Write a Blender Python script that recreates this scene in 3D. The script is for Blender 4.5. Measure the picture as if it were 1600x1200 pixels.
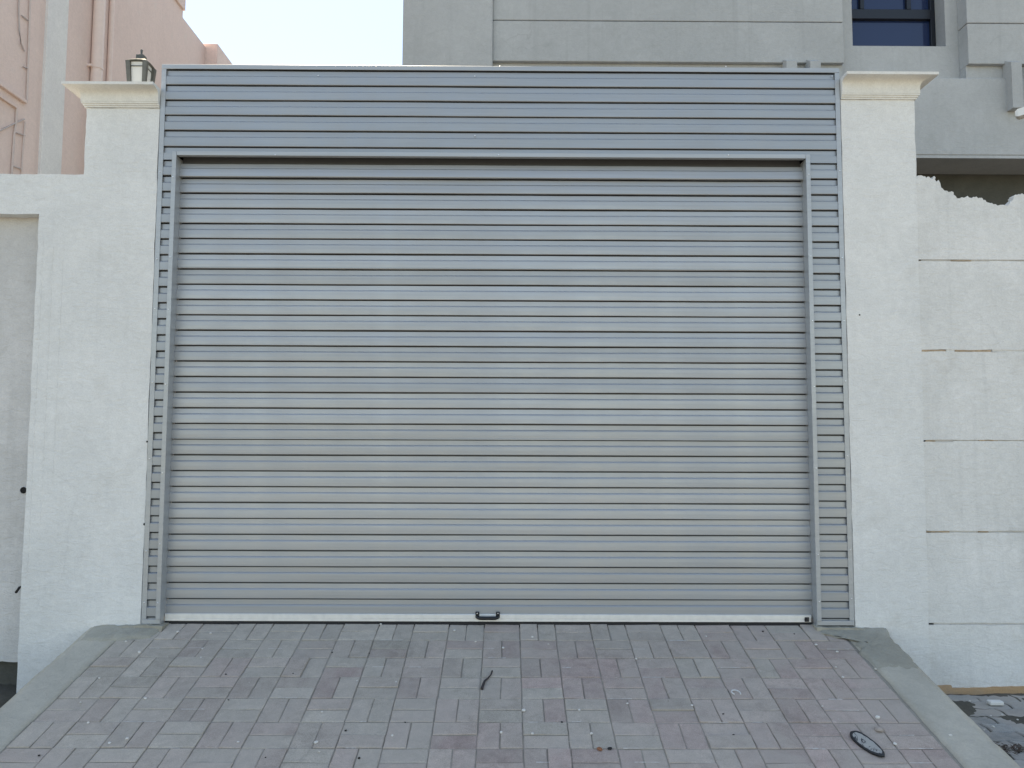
import bpy, bmesh, math, random
from mathutils import Vector, Matrix, Quaternion, noise

random.seed(11)
R = math.radians
scene = bpy.context.scene
for o in list(bpy.data.objects):
    bpy.data.objects.remove(o)
COL = scene.collection

# ------------------------------------------------------------------ camera
F_PX, CAM_D, CAM_H = 1202.0, 4.20, 1.0
YAW, PITCH, ROLL = R(0.3), R(4.1), R(0.2)
CAM = Vector((0, -CAM_D, CAM_H))
fwd = Vector((math.sin(YAW) * math.cos(PITCH), math.cos(YAW) * math.cos(PITCH), math.sin(PITCH)))
r0 = Vector((math.cos(YAW), -math.sin(YAW), 0))
u0 = r0.cross(fwd)
rgt = r0 * math.cos(ROLL) + u0 * math.sin(ROLL)
upv = u0 * math.cos(ROLL) - r0 * math.sin(ROLL)
cam_data = bpy.data.cameras.new('camera')
cam_data.sensor_width = 36.0
cam_data.lens = 36.0 * F_PX / 1600.0
cam_data.clip_start = 0.05
cam_data.clip_end = 3000
cam = bpy.data.objects.new('camera', cam_data)
COL.objects.link(cam)
m3 = Matrix((rgt, upv, -fwd)).transposed()
cam.matrix_world = Matrix.Translation(CAM) @ m3.to_4x4()
scene.camera = cam

# ------------------------------------------------------------------ sky, sun, exposure
SUN_EL, SUN_ROT = R(64), R(-23)
world = bpy.data.worlds.new('World')
scene.world = world
world.use_nodes = True
wn = world.node_tree
bg = wn.nodes['Background']
sky = wn.nodes.new('ShaderNodeTexSky')
sky.sky_type = 'NISHITA'
sky.sun_disc = False
sky.sun_elevation = SUN_EL
sky.sun_rotation = SUN_ROT % (2 * math.pi)
sky.air_density = 1.0
sky.dust_density = 0.35
sky.ozone_density = 1.0
wn.links.new(sky.outputs[0], bg.inputs['Color'])
bg.inputs['Strength'].default_value = 0.14
sun_dir = Vector((math.sin(SUN_ROT) * math.cos(SUN_EL), math.cos(SUN_ROT) * math.cos(SUN_EL), math.sin(SUN_EL)))
sl = bpy.data.lights.new('sun', 'SUN')
sl.energy = 4.0
sl.angle = R(0.6)
sl.color = (1.0, 0.95, 0.87)
sun = bpy.data.objects.new('sun', sl)
COL.objects.link(sun)
sun.location = (-6, 12, 20)
sun.rotation_mode = 'QUATERNION'
sun.rotation_quaternion = sun_dir.to_track_quat('Z', 'Y')
vs = scene.view_settings
vs.view_transform = 'Standard'
vs.look = 'None'
vs.gamma = 1.0
vs.use_curve_mapping = False
vs.exposure = 1.26
vs.use_white_balance = True          # the camera was balanced for open shade
vs.white_balance_temperature = 8300
vs.white_balance_tint = 10


# ------------------------------------------------------------------ photo pixel -> place helpers
def ray(x, y):
    return fwd + rgt * ((x - 800) / F_PX) - upv * ((y - 600) / F_PX)


def at(x, y, Y=0.0):            # on a wall plane y = Y
    d = ray(x, y)
    return CAM + d * ((Y + CAM_D) / d.y)


def atx(x, y, X):               # on a side wall x = X
    d = ray(x, y)
    return CAM + d * ((X - CAM.x) / d.x)


def atz(x, y, Z):               # on level ground
    d = ray(x, y)
    return CAM + d * ((Z - CAM.z) / d.z)


SLOPE = 0.235
RZ = -0.010                      # height of the ramp surface at the gate line
ANG = math.atan(SLOPE)


def atramp(x, y):
    d = ray(x, y)
    return CAM + d * ((RZ + SLOPE * CAM.y - CAM.z) / (d.z - SLOPE * d.y))


# ------------------------------------------------------------------ object helpers
def tag(o, label=None, cat=None, group=None, kind=None):
    if label: o['label'] = label
    if cat: o['category'] = cat
    if group: o['group'] = group
    if kind: o['kind'] = kind
    return o


def adopt(o, parent):
    o.parent = parent
    w = Matrix.Translation(parent.location) if parent.type == 'EMPTY' or True else None
    o.matrix_parent_inverse = w.inverted()


def empty(name, loc, label, cat, group=None):
    o = bpy.data.objects.new(name, None)
    o.location = loc
    o.empty_display_size = 0.1
    COL.objects.link(o)
    return tag(o, label, cat, group)


class MB:
    def __init__(self):
        self.v, self.f, self.s = [], [], []

    def add(self, vs, fs, smooth=False):
        b = len(self.v)
        self.v += [tuple(p) for p in vs]
        for f in fs:
            self.f.append([b + i for i in f])
            self.s.append(smooth)
        return self

    def box(self, x0, x1, y0, y1, z0, z1, c=0.0):
        if c <= 0:
            vs = [(x, y, z) for z in (z0, z1) for y in (y0, y1) for x in (x0, x1)]
            return self.add(vs, [(0, 2, 3, 1), (4, 5, 7, 6), (0, 1, 5, 4), (2, 6, 7, 3), (0, 4, 6, 2), (1, 3, 7, 5)])
        bm = bmesh.new()
        bmesh.ops.create_cube(bm, size=1)
        for v in bm.verts:
            v.co = Vector(((x0 + x1) / 2 + v.co.x * (x1 - x0), (y0 + y1) / 2 + v.co.y * (y1 - y0), (z0 + z1) / 2 + v.co.z * (z1 - z0)))
        bmesh.ops.bevel(bm, geom=list(bm.edges), offset=c, segments=1, affect='EDGES', profile=0.5)
        return self.bm(bm)

    def bm(self, bm, smooth=False):
        bm.verts.index_update()
        self.add([v.co for v in bm.verts], [[v.index for v in f.verts] for f in bm.faces], smooth)
        bm.free()
        return self

    def prism_y(self, pts, y0, y1):            # xz outline (counter-clockwise seen from the front) from y0 (front) to y1
        n = len(pts)
        vs = [(x, y0, z) for x, z in pts] + [(x, y1, z) for x, z in pts]
        fs = [list(range(n)), list(range(2 * n - 1, n - 1, -1))]
        fs += [(i, i + n, (i + 1) % n + n, (i + 1) % n) for i in range(n)]
        return self.add(vs, fs)

    def prism_x(self, pts, x0, x1):            # yz outline
        n = len(pts)
        vs = [(x0, y, z) for y, z in pts] + [(x1, y, z) for y, z in pts]
        fs = [list(range(n)), list(range(2 * n - 1, n - 1, -1))]
        fs += [(i, i + n, (i + 1) % n + n, (i + 1) % n) for i in range(n)]
        return self.add(vs, fs)

    def tube(self, pts, rads, n=10, caps=True):
        rings, base = [], len(self.v)
        pts = [Vector(p) for p in pts]
        if not isinstance(rads, (list, tuple)): rads = [rads] * len(pts)
        vs, fs = [], []
        for i, p in enumerate(pts):
            d = (pts[min(i + 1, len(pts) - 1)] - pts[max(i - 1, 0)]).normalized()
            a = d.orthogonal().normalized() if abs(d.z) > 0.9 else d.cross(Vector((0, 0, 1))).normalized()
            b = d.cross(a)
            for k in range(n):
                t = 2 * math.pi * k / n
                vs.append(p + (a * math.cos(t) + b * math.sin(t)) * rads[i])
        for i in range(len(pts) - 1):
            for k in range(n):
                fs.append((i * n + k, i * n + (k + 1) % n, (i + 1) * n + (k + 1) % n, (i + 1) * n + k))
        self.add(vs, fs, True)
        if caps:
            self.add(vs[:n], [list(range(n - 1, -1, -1))])
            self.add(vs[-n:], [list(range(n))])
        return self

    def build(self, name, mat, parent=None, fix=True):
        me = bpy.data.meshes.new(name)
        me.from_pydata(self.v, [], self.f)
        me.polygons.foreach_set('use_smooth', self.s)
        if fix:
            bm = bmesh.new(); bm.from_mesh(me)
            bmesh.ops.recalc_face_normals(bm, faces=bm.faces)
            bm.to_mesh(me); bm.free()
        me.materials.append(mat)
        o = bpy.data.objects.new(name, me)
        COL.objects.link(o)
        if parent: adopt(o, parent)
        return o


def link_copy(name, me, loc, parent=None, rot=None):
    o = bpy.data.objects.new(name, me)
    o.location = loc
    if rot is not None: o.rotation_euler = rot
    COL.objects.link(o)
    if parent: adopt(o, parent)
    return o


def rough_outline(pts, step=0.05, amp=0.003, seed=0, fixed=()):
    """resample a closed outline and let its edge wander like hand-laid plaster"""
    out = []
    n = len(pts)
    for i in range(n):
        a, b = Vector(pts[i]), Vector(pts[(i + 1) % n])
        L = (b - a).length
        k = max(1, int(L / step))
        nrm = Vector((-(b - a).y, (b - a).x)).normalized() if L else Vector((0, 0))
        for j in range(k):
            p = a.lerp(b, j / k)
            if j:
                p = p + nrm * amp * (noise.noise((p.x * 9 + seed, p.y * 9, seed)) + 0.7 * noise.noise((p.x * 31, p.y * 31, seed + 5)))
            out.append((p.x, p.y))
    return out


# ------------------------------------------------------------------ materials
def new_mat(name):
    m = bpy.data.materials.new(name)
    m.use_nodes = True
    nt = m.node_tree
    return m, nt, nt.nodes['Principled BSDF']


def N(nt, typ, **kw):
    n = nt.nodes.new(typ)
    for k, v in kw.items():
        if k in n.inputs:
            n.inputs[k].default_value = v
        else:
            setattr(n, k, v)
    return n


def tex(nt, scale, detail=6, rough=0.6, stretch=None, coord='Object', dist=0.0):
    tc = N(nt, 'ShaderNodeTexCoord')
    mp = N(nt, 'ShaderNodeMapping')
    if stretch: mp.inputs['Scale'].default_value = stretch
    nt.links.new(tc.outputs[coord], mp.inputs['Vector'])
    t = N(nt, 'ShaderNodeTexNoise', Scale=scale, Detail=detail, Roughness=rough, Distortion=dist)
    nt.links.new(mp.outputs[0], t.inputs['Vector'])
    return t.outputs['Fac']


def ramp(nt, fac, stops):
    n = N(nt, 'ShaderNodeValToRGB')
    e = n.color_ramp.elements
    while len(e) < len(stops): e.new(0.5)
    for i, (p, c) in enumerate(stops):
        e[i].position = p
        e[i].color = (c, c, c, 1) if isinstance(c, (int, float)) else (*c, 1)
    nt.links.new(fac, n.inputs[0])
    return n.outputs[0]


def mix(nt, fac, a, b, blend='MIX'):
    n = N(nt, 'ShaderNodeMix', data_type='RGBA', blend_type=blend)
    for i, s in ((0, fac), (6, a), (7, b)):
        if isinstance(s, (int, float)): n.inputs[i].default_value = s
        elif isinstance(s, tuple): n.inputs[i].default_value = (*s, 1)
        else: nt.links.new(s, n.inputs[i])
    return n.outputs[2]


def bump(nt, b, height, strength, dist=0.01):
    n = N(nt, 'ShaderNodeBump', Strength=strength, Distance=dist)
    nt.links.new(height, n.inputs['Height'])
    prev = b.inputs['Normal'].links
    if prev: nt.links.new(prev[0].from_socket, n.inputs['Normal'])
    nt.links.new(n.outputs[0], b.inputs['Normal'])


def plaster(name, base, dark, stain=None, stain_amt=0.3, rough=0.9, trowel=True, coarse=1.0, drips=0.0, cracks=0.0):
    m, nt, b = new_mat(name)
    b.inputs['Roughness'].default_value = rough
    b.inputs['Specular IOR Level'].default_value = 0.25
    big = ramp(nt, tex(nt, 1.5, 6, 0.62, dist=0.5), [(0.38, 0.0), (0.62, 1.0)])
    c = mix(nt, big, base, dark)
    mid = ramp(nt, tex(nt, 7, 6, 0.65, dist=0.6), [(0.35, 0.0), (0.7, 1.0)])
    c = mix(nt, mix(nt, 1.0, mid, (0.6, 0.6, 0.6), 'MULTIPLY'), c, dark)
    fine = ramp(nt, tex(nt, 120, 4, 0.7), [(0.3, 0.91), (0.7, 1.05)])
    c = mix(nt, 1.0, c, ramp(nt, tex(nt, 26, 5, 0.65, dist=0.8), [(0.3, 0.93), (0.7, 1.03)]), 'MULTIPLY')
    c = mix(nt, 1.0, c, fine, 'MULTIPLY')
    if stain:
        st = ramp(nt, tex(nt, 2.6, 7, 0.7, dist=1.2), [(0.56, 0.0), (0.78, 1.0)])
        c = mix(nt, mix(nt, 1.0, st, (stain_amt,) * 3, 'MULTIPLY'), c, stain)
    if drips:
        dr = ramp(nt, tex(nt, 1.0, 4, 0.6, stretch=(14, 14, 0.7)), [(0.55, 0.0), (0.75, 1.0)])
        c = mix(nt, mix(nt, 1.0, dr, (drips,) * 3, 'MULTIPLY'), c, tuple(x * 0.72 for x in dark))
    if cracks:
        tc = N(nt, 'ShaderNodeTexCoord')
        wob = N(nt, 'ShaderNodeTexNoise', Scale=4.0, Detail=5)
        nt.links.new(tc.outputs['Object'], wob.inputs['Vector'])
        wv = N(nt, 'ShaderNodeMix', data_type='VECTOR')
        wv.inputs[0].default_value = 0.22
        nt.links.new(tc.outputs['Object'], wv.inputs[4]); nt.links.new(wob.outputs['Color'], wv.inputs[5])
        vo = N(nt, 'ShaderNodeTexVoronoi', feature='DISTANCE_TO_EDGE', Scale=1.5)
        nt.links.new(wv.outputs[1], vo.inputs['Vector'])
        line = ramp(nt, vo.outputs['Distance'], [(0.0, 1.0), (0.006, 0.0)])
        keep = ramp(nt, tex(nt, 1.1, 3, 0.5), [(0.52, 0.0), (0.6, 1.0)])
        c = mix(nt, mix(nt, 1.0, mix(nt, 1.0, line, keep, 'MULTIPLY'), (cracks,) * 3, 'MULTIPLY'), c, tuple(x * 0.55 for x in dark))
    nt.links.new(c, b.inputs['Base Color'])
    bump(nt, b, tex(nt, 2.2, 3, 0.5), 0.35 * coarse, 0.02)
    if trowel:
        bump(nt, b, tex(nt, 11, 5, 0.6, stretch=(1, 1, 2.4), dist=1.6), 0.45 * coarse, 0.006)
    bump(nt, b, tex(nt, 220, 2, 0.6), 0.35 * coarse, 0.0015)
    return m


def simple(name, col, rough=0.5, metal=0.0, var=0.0, spec=0.5, vscale=20, bumpy=0.0):
    m, nt, b = new_mat(name)
    b.inputs['Roughness'].default_value = rough
    b.inputs['Metallic'].default_value = metal
    b.inputs['Specular IOR Level'].default_value = spec
    if var:
        t = ramp(nt, tex(nt, vscale, 5, 0.6), [(0.3, 1 - var), (0.7, 1 + var * 0.5)])
        nt.links.new(mix(nt, 1.0, col, t, 'MULTIPLY'), b.inputs['Base Color'])
    else:
        b.inputs['Base Color'].default_value = (*col, 1)
    if bumpy: bump(nt, b, tex(nt, vscale * 3, 4, 0.6), bumpy, 0.004)
    return m


def painted_steel(name, col, rough=0.4, metal=0.3, per_object=0.085):
    m, nt, b = new_mat(name)
    b.inputs['Metallic'].default_value = metal
    oi = N(nt, 'ShaderNodeObjectInfo')
    r_ = ramp(nt, oi.outputs['Random'], [(0.0, 1 - per_object), (1.0, 1 + per_object)])
    c = mix(nt, 1.0, col, r_, 'MULTIPLY')
    st = ramp(nt, tex(nt, 1.0, 4, 0.6, stretch=(1.2, 60, 60)), [(0.3, 0.93), (0.7, 1.05)])
    c = mix(nt, 1.0, c, st, 'MULTIPLY')
    du = ramp(nt, tex(nt, 2.0, 6, 0.7, stretch=(1, 4, 1.2)), [(0.45, 0.0), (0.75, 0.22)])
    c = mix(nt, du, c, (0.42, 0.41, 0.38))
    nt.links.new(c, b.inputs['Base Color'])
    rr = ramp(nt, tex(nt, 5.0, 5, 0.65), [(0.3, rough - 0.07), (0.7, rough + 0.1)])
    nt.links.new(rr, b.inputs['Roughness'])
    bump(nt, b, tex(nt, 1.0, 2, 0.5, stretch=(2.2, 1, 9)), 0.12, 0.01)
    return m


def paver_mat(name):
    m, nt, b = new_mat(name)
    b.inputs['Roughness'].default_value = 0.9
    b.inputs['Specular IOR Level'].default_value = 0.2
    oi = N(nt, 'ShaderNodeObjectInfo')
    geo = N(nt, 'ShaderNodeNewGeometry')

    def wtex(scale, detail=6, rough=0.6, dist=0.0):
        t = N(nt, 'ShaderNodeTexNoise', Scale=scale, Detail=detail, Roughness=rough, Distortion=dist)
        nt.links.new(geo.outputs['Position'], t.inputs['Vector'])
        return t.outputs['Fac']
    c = oi.outputs['Color']
    grain = ramp(nt, wtex(260, 3, 0.7), [(0.25, 0.62), (0.75, 1.28)])
    c = mix(nt, 1.0, c, grain, 'MULTIPLY')
    blot = ramp(nt, wtex(16, 6, 0.7, 0.6), [(0.3, 0.76), (0.7, 1.14)])
    c = mix(nt, 1.0, c, blot, 'MULTIPLY')
    dust = ramp(nt, wtex(2.4, 7, 0.65, 0.8), [(0.36, 0.05), (0.66, 0.68)])
    c = mix(nt, dust, c, (0.485, 0.428, 0.372))
    chalk = ramp(nt, wtex(7.5, 8, 0.75, 1.0), [(0.66, 0.0), (0.76, 0.45)])
    c = mix(nt, chalk, c, (0.66, 0.63, 0.58))
    nt.links.new(c, b.inputs['Base Color'])
    bump(nt, b, wtex(90, 5, 0.7), 0.5, 0.003)
    bump(nt, b, wtex(420, 2, 0.6), 0.4, 0.0012)
    return m


M = {}
M['wall_white'] = plaster('white_plaster', (0.85, 0.85, 0.83), (0.76, 0.765, 0.75), (0.54, 0.51, 0.46), 0.35, drips=0.2, coarse=1.7, cracks=0.16)
M['wall_white_right'] = plaster('white_plaster_right', (0.85, 0.845, 0.825), (0.73, 0.73, 0.71), (0.52, 0.47, 0.41), 0.42, drips=0.32, coarse=1.7, cracks=0.16)
M['wall_old'] = plaster('old_plaster', (0.73, 0.715, 0.70), (0.60, 0.59, 0.575), (0.36, 0.34, 0.30), 0.35, coarse=2.0, drips=0.3)
M['cap_cream'] = plaster('cream_moulding', (0.82, 0.81, 0.77), (0.76, 0.75, 0.71), (0.48, 0.42, 0.33), 0.25, trowel=False, coarse=0.6)
M['villa'] = plaster('grey_render', (0.53, 0.54, 0.535), (0.47, 0.48, 0.475), (0.32, 0.33, 0.31), 0.35, coarse=1.3, drips=0.3, cracks=0.3)
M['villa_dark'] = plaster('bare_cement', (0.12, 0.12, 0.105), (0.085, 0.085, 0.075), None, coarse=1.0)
M['pink'] = plaster('pink_render', (0.86, 0.70, 0.64), (0.81, 0.655, 0.60), (0.74, 0.68, 0.63), 0.5, coarse=0.9, drips=0.15)
M['pink_pipe'] = simple('pink_pipe_paint', (0.86, 0.71, 0.645), 0.5, var=0.06)
M['white_band'] = plaster('white_band', (0.85, 0.85, 0.83), (0.78, 0.78, 0.77), None, trowel=False, coarse=0.5)
M['cement'] = plaster('kerb_cement', (0.57, 0.53, 0.445), (0.45, 0.42, 0.355), (0.36, 0.335, 0.28), 0.65, coarse=2.2, cracks=0.3)
M['mortar'] = plaster('rough_mortar', (0.47, 0.445, 0.375), (0.35, 0.33, 0.275), (0.54, 0.51, 0.45), 0.5, coarse=3.0)
M['plinth'] = plaster('dark_plinth', (0.14, 0.14, 0.125), (0.09, 0.09, 0.08), (0.16, 0.14, 0.11), 0.5, coarse=2.5)
M['orange_base'] = plaster('ochre_primer', (0.56, 0.36, 0.20), (0.48, 0.32, 0.20), (0.46, 0.39, 0.31), 0.5, coarse=1.5)
M['lath'] = simple('brown_filler', (0.50, 0.38, 0.27), 0.8, var=0.3, vscale=40, bumpy=0.3)
M['slat'] = painted_steel('door_steel', (0.405, 0.425, 0.445), 0.42, 0.45)
M['clad'] = painted_steel('cladding_steel', (0.365, 0.39, 0.415), 0.40, 0.45, 0.04)
M['trim'] = painted_steel('trim_steel', (0.43, 0.455, 0.475), 0.38, 0.30, 0.03)
M['alu'] = simple('aluminium_rail', (0.80, 0.79, 0.76), 0.5, 0.3, var=0.08, vscale=30)
M['rubber'] = simple('black_rubber', (0.008, 0.008, 0.011), 0.6)
M['black_plastic'] = simple('black_plastic', (0.008, 0.009, 0.012), 0.35)
M['rivet'] = simple('zinc_rivet', (0.75, 0.76, 0.78), 0.28, 0.9)
M['seam'] = simple('seam_shade', (0.13, 0.138, 0.15), 0.6, 0.2)  # slat steel darkened to paint in the shade inside the seams
M['bolt'] = simple('dark_bolt', (0.06, 0.06, 0.065), 0.4, 0.8)
M['paver'] = paver_mat('concrete_paver')
M['sand'] = plaster('joint_sand', (0.42, 0.385, 0.325), (0.29, 0.265, 0.225), (0.5, 0.46, 0.40), 0.5, coarse=3.0)
M['soil'] = plaster('dusty_soil', (0.16, 0.148, 0.122), (0.085, 0.078, 0.062), (0.05, 0.042, 0.033), 0.55, coarse=3.5)
M['street'] = plaster('dusty_street', (0.20, 0.185, 0.16), (0.16, 0.15, 0.133), (0.22, 0.20, 0.17), 0.5, coarse=2.0)
M['lantern'] = simple('lantern_metal', (0.13, 0.13, 0.115), 0.5, 0.3, var=0.2)
M['win_frame'] = simple('window_frame', (0.012, 0.015, 0.022), 0.35)
M['cable'] = simple('grey_cable', (0.52, 0.45, 0.43), 0.6)
M['conduit'] = simple('pink_conduit', (0.66, 0.56, 0.52), 0.6, var=0.1)
M['lamp_white'] = simple('lamp_white', (0.82, 0.81, 0.76), 0.4)
M['lamp_pole'] = simple('lamp_pole', (0.5, 0.5, 0.5), 0.4, 0.6, var=0.08)
M['pebble'] = simple('pale_pebble', (0.72, 0.70, 0.66), 0.8, var=0.2, vscale=80)
M['stone'] = simple('beige_stone', (0.42, 0.36, 0.32), 0.85, var=0.2, vscale=60)
M['dark_bit'] = simple('dark_bit', (0.02, 0.018, 0.016), 0.8)
M['twig'] = simple('dark_twig', (0.05, 0.04, 0.042), 0.85, var=0.3, vscale=120)
M['orange_chip'] = simple('orange_chip', (0.33, 0.13, 0.06), 0.7, var=0.2)
M['plastic_white'] = simple('white_plastic', (0.70, 0.70, 0.69), 0.35)
M['foam'] = simple('white_foam', (0.74, 0.72, 0.68), 0.8, var=0.06)
M['scrap_rim'] = simple('scrap_rim', (0.018, 0.02, 0.024), 0.55, var=0.3, vscale=60)
M['hole'] = simple('deep_hole', (0.012, 0.011, 0.01), 0.9)


def scrap_face_mat():
    m, nt, b = new_mat('scrap_face')
    f = ramp(nt, tex(nt, 28, 6, 0.7, stretch=(1, 0.5, 1), dist=1.5), [(0.52, 0.0), (0.58, 1.0)])
    nt.links.new(mix(nt, f, (0.40, 0.39, 0.355), (0.035, 0.038, 0.05)), b.inputs['Base Color'])
    b.inputs['Roughness'].default_value = 0.7
    return m


M['scrap_face'] = scrap_face_mat()


def glass_mat():
    m, nt, b = new_mat('tinted_glass')
    b.inputs['Base Color'].default_value = (0.012, 0.028, 0.085, 1)
    b.inputs['Roughness'].default_value = 0.06
    b.inputs['IOR'].default_value = 1.6
    bump(nt, b, tex(nt, 1.6, 2, 0.5), 0.04, 0.02)
    return m


def frosted():
    m, nt, b = new_mat('frosted_glass')
    b.inputs['Base Color'].default_value = (0.80, 0.81, 0.79, 1)
    b.inputs['Roughness'].default_value = 0.35
    b.inputs['Subsurface Weight'].default_value = 0.0
    tr = N(nt, 'ShaderNodeBsdfTranslucent')
    tr.inputs['Color'].default_value = (0.85, 0.85, 0.82, 1)
    ms = N(nt, 'ShaderNodeMixShader')
    ms.inputs[0].default_value = 0.25
    nt.links.new(b.outputs[0], ms.inputs[1])
    nt.links.new(tr.outputs[0], ms.inputs[2])
    nt.links.new(ms.outputs[0], nt.nodes['Material Output'].inputs['Surface'])
    return m


M['glass'] = glass_mat()
M['frosted'] = frosted()

# ================================================================== GROUND
GZ = -0.345
g = MB()
g.add([(-600, -600, GZ - 0.02), (600, -600, GZ - 0.02), (600, 600, GZ - 0.02), (-600, 600, GZ - 0.02)], [(0, 1, 2, 3)])
tag(g.build('ground', M['street'], fix=False), 'dusty bare street ground in front of the gate', kind='structure')

# ---- side pavement right of the ramp: zigzag pavers half buried in soil
pave = MB().box(2.03, 4.6, -1.5, 0.0, GZ - 0.018, GZ - 0.012).build('pavement', M['sand'])
tag(pave, 'dirty grey block pavement beside the ramp', kind='structure')


def zigzag_mesh():
    L, W, a = 0.205, 0.1025, 0.016
    out = [(-L / 2, -W / 2), (-L / 4, -W / 2 - a), (0, -W / 2), (L / 4, -W / 2 - a), (L / 2, -W / 2), (L / 2 + a * 0.6, 0), (L / 2, W / 2),
           (L / 4, W / 2 - a), (0, W / 2), (-L / 4, W / 2 - a), (-L / 2, W / 2), (-L / 2 + a * 0.6, 0)]
    n = len(out)
    s = 0.955
    vs = [(x * 0.975, y * 0.975, -0.03) for x, y in out] + [(x * 0.975, y * 0.975, -0.005) for x, y in out] + [(x * s * 0.97, y * s * 0.93, 0) for x, y in out]
    fs = [list(range(2 * n, 3 * n))]
    for r_ in (0, 1):
        fs += [(r_ * n + i, r_ * n + (i + 1) % n, (r_ + 1) * n + (i + 1) % n, (r_ + 1) * n + i) for i in range(n)]
    me = bpy.data.meshes.new('zigzag_paver')
    me.from_pydata(vs, [], fs)
    me.materials.append(M['paver'])
    return me


zz = zigzag_mesh()
for r_ in range(13):
    for c in range(7):
        x, y = 2.15 + c * 0.207 + (r_ % 2) * 0.1, -0.065 - r_ * 0.105
        if x > 3.3: continue
        o = link_copy('paver', zz, (x, y, GZ + random.uniform(-0.003, 0.003)), pave,
                      (R(random.uniform(-1, 1)), R(random.uniform(-1, 1)), R(random.uniform(-1, 1))))
        v = random.uniform(0.82, 1.12)
        o.color = (0.33 * v, 0.335 * v, 0.32 * v, 1)


def soil_sheet(name, x0, x1, y0, y1, zmid, amp, step, seed, label):
    m = MB()
    nx, ny = int((x1 - x0) / step), int((y1 - y0) / step)
    vs = []
    for j in range(ny + 1):
        for i in range(nx + 1):
            x, y = x0 + (x1 - x0) * i / nx, y0 + (y1 - y0) * j / ny
            h = noise.noise((x * 3.1 + seed, y * 3.1, 0)) + 0.5 * noise.noise((x * 9 + seed, y * 9, 3)) + 0.35 * noise.noise((x * 32, y * 32, seed))
            vs.append((x, y, zmid + amp * h))
    fs = [(j * (nx + 1) + i, j * (nx + 1) + i + 1, (j + 1) * (nx + 1) + i + 1, (j + 1) * (nx + 1) + i) for j in range(ny) for i in range(nx)]
    m.add(vs, fs, True)
    return tag(m.build(name, M['soil'], fix=False), label, kind='stuff')


soil_sheet('soil', 2.0, 4.6, -1.5, 0.0, GZ - 0.003, 0.011, 0.02, 3.0, 'grey brown soil drifted over the pavement beside the ramp')
soil_sheet('soil', -4.6, -2.16, -1.5, 0.25, GZ - 0.006, 0.012, 0.03, 9.0, 'dark soil at the foot of the recessed plaster panel')

# ---- ramp
RX0, RX1 = -2.0156, 1.7724
CM, RM, L0 = 0.1894, 0.179, 0.131
ramp_o = MB().prism_x([(0.4, RZ - 0.005), (0.0, RZ - 0.005), (-1.39, RZ + SLOPE * -1.39 - 0.005), (-1.45, GZ - 0.03), (0.4, GZ - 0.03)], RX0 - 0.02, RX1 + 0.03).build('driveway_ramp', M['sand'])
tag(ramp_o, 'block paved driveway ramp sloping up to the gate', kind='structure')


def paver_mesh(seed):
    rnd = random.Random(seed)
    L, W = CM - 0.0045, RM / 2 - 0.004
    c = rnd.uniform(0.0025, 0.0045)
    nx = 5
    top, mid = [], []

    def j(): return rnd.uniform(-0.0012, 0.0012)
    ring = [(-L / 2 + L * i / nx, -W / 2) for i in range(nx)] + [(L / 2, -W / 2 + W * i / 2) for i in range(2)] + \
           [(L / 2 - L * i / nx, W / 2) for i in range(nx)] + [(-L / 2, W / 2 - W * i / 2) for i in range(2)]
    n = len(ring)
    mid = [(x + j(), y + j(), -0.0025 + j() * 0.6) for x, y in ring]
    top = [(x * (1 - 2 * c / L) + j(), y * (1 - 2 * c / W) + j(), 0) for x, y in ring]
    low = [(x, y, -0.03) for x, y in ring]
    vs = low + mid + top
    fs = [list(range(2 * n, 3 * n))]
    for r_ in (0, 1):
        fs += [(r_ * n + i, r_ * n + (i + 1) % n, (r_ + 1) * n + (i + 1) % n, (r_ + 1) * n + i) for i in range(n)]
    me = bpy.data.meshes.new('paver')
    me.from_pydata(vs, [], fs)
    me.materials.append(M['paver'])
    return me


pavers = [paver_mesh(s) for s in range(6)]
vert_scale = (RM - 0.0045) / (CM - 0.0045), (CM / 2 - 0.004) / (RM / 2 - 0.004)


def ramp_point(x, L, dz=0.0):       # L metres down the slope from the gate line
    return Vector((x, -L * math.cos(ANG), RZ - L * math.sin(ANG) + dz))


extra = MB()
for row in range(8):
    for k in range(20):
        col = k - 9
        cx = -0.311 + (col + 0.5) * CM
        cl = L0 + (row - 0.5) * RM
        upright = (col + row) % 2 == 0
        for h in (-1, 1):
            if upright: x, l = cx + h * CM / 4, cl
            else: x, l = cx, cl + h * RM / 4
            p = ramp_point(x, l, random.gauss(0, 0.0012))
            me = random.choice(pavers)
            rz = (math.pi / 2 if upright else 0) + R(random.gauss(0, 0.5))
            rot = Matrix.Rotation(ANG + R(random.gauss(0, 0.45)), 4, 'X') @ Matrix.Rotation(R(random.gauss(0, 0.45)), 4, 'Y') @ Matrix.Rotation(rz + random.choice((0, math.pi)), 4, 'Z')
            if row == 7:
                for_m = Matrix.Translation(p) @ rot
                if upright: for_m = for_m @ Matrix.Diagonal((vert_scale[0], vert_scale[1], 1, 1))
                extra.add([for_m @ v.co for v in me.vertices], [list(f.vertices) for f in me.polygons])
                continue
            o = link_copy('paver', me, p, ramp_o, rot.to_euler())
            if upright: o.scale = (vert_scale[0], vert_scale[1], 1)
            red = max(0.0, min(1.0, 0.46 + 0.26 * x + random.gauss(0, 0.33) + 0.7 * noise.noise((x * 1.3, l * 2.2, 4.0)) - (0.3 if row == 0 else 0)))
            v = random.gauss(1.0, 0.07)
            gcol, rcol = (0.505, 0.45, 0.38), (0.455, 0.35, 0.312)
            o.color = (*[v * (a * (1 - red) + b_ * red) for a, b_ in zip(gcol, rcol)], 1)
eo = extra.build('paver_course', M['paver'], ramp_o)
eo.color = (0.17, 0.16, 0.155, 1)
eo['kind'] = 'stuff'

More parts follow.
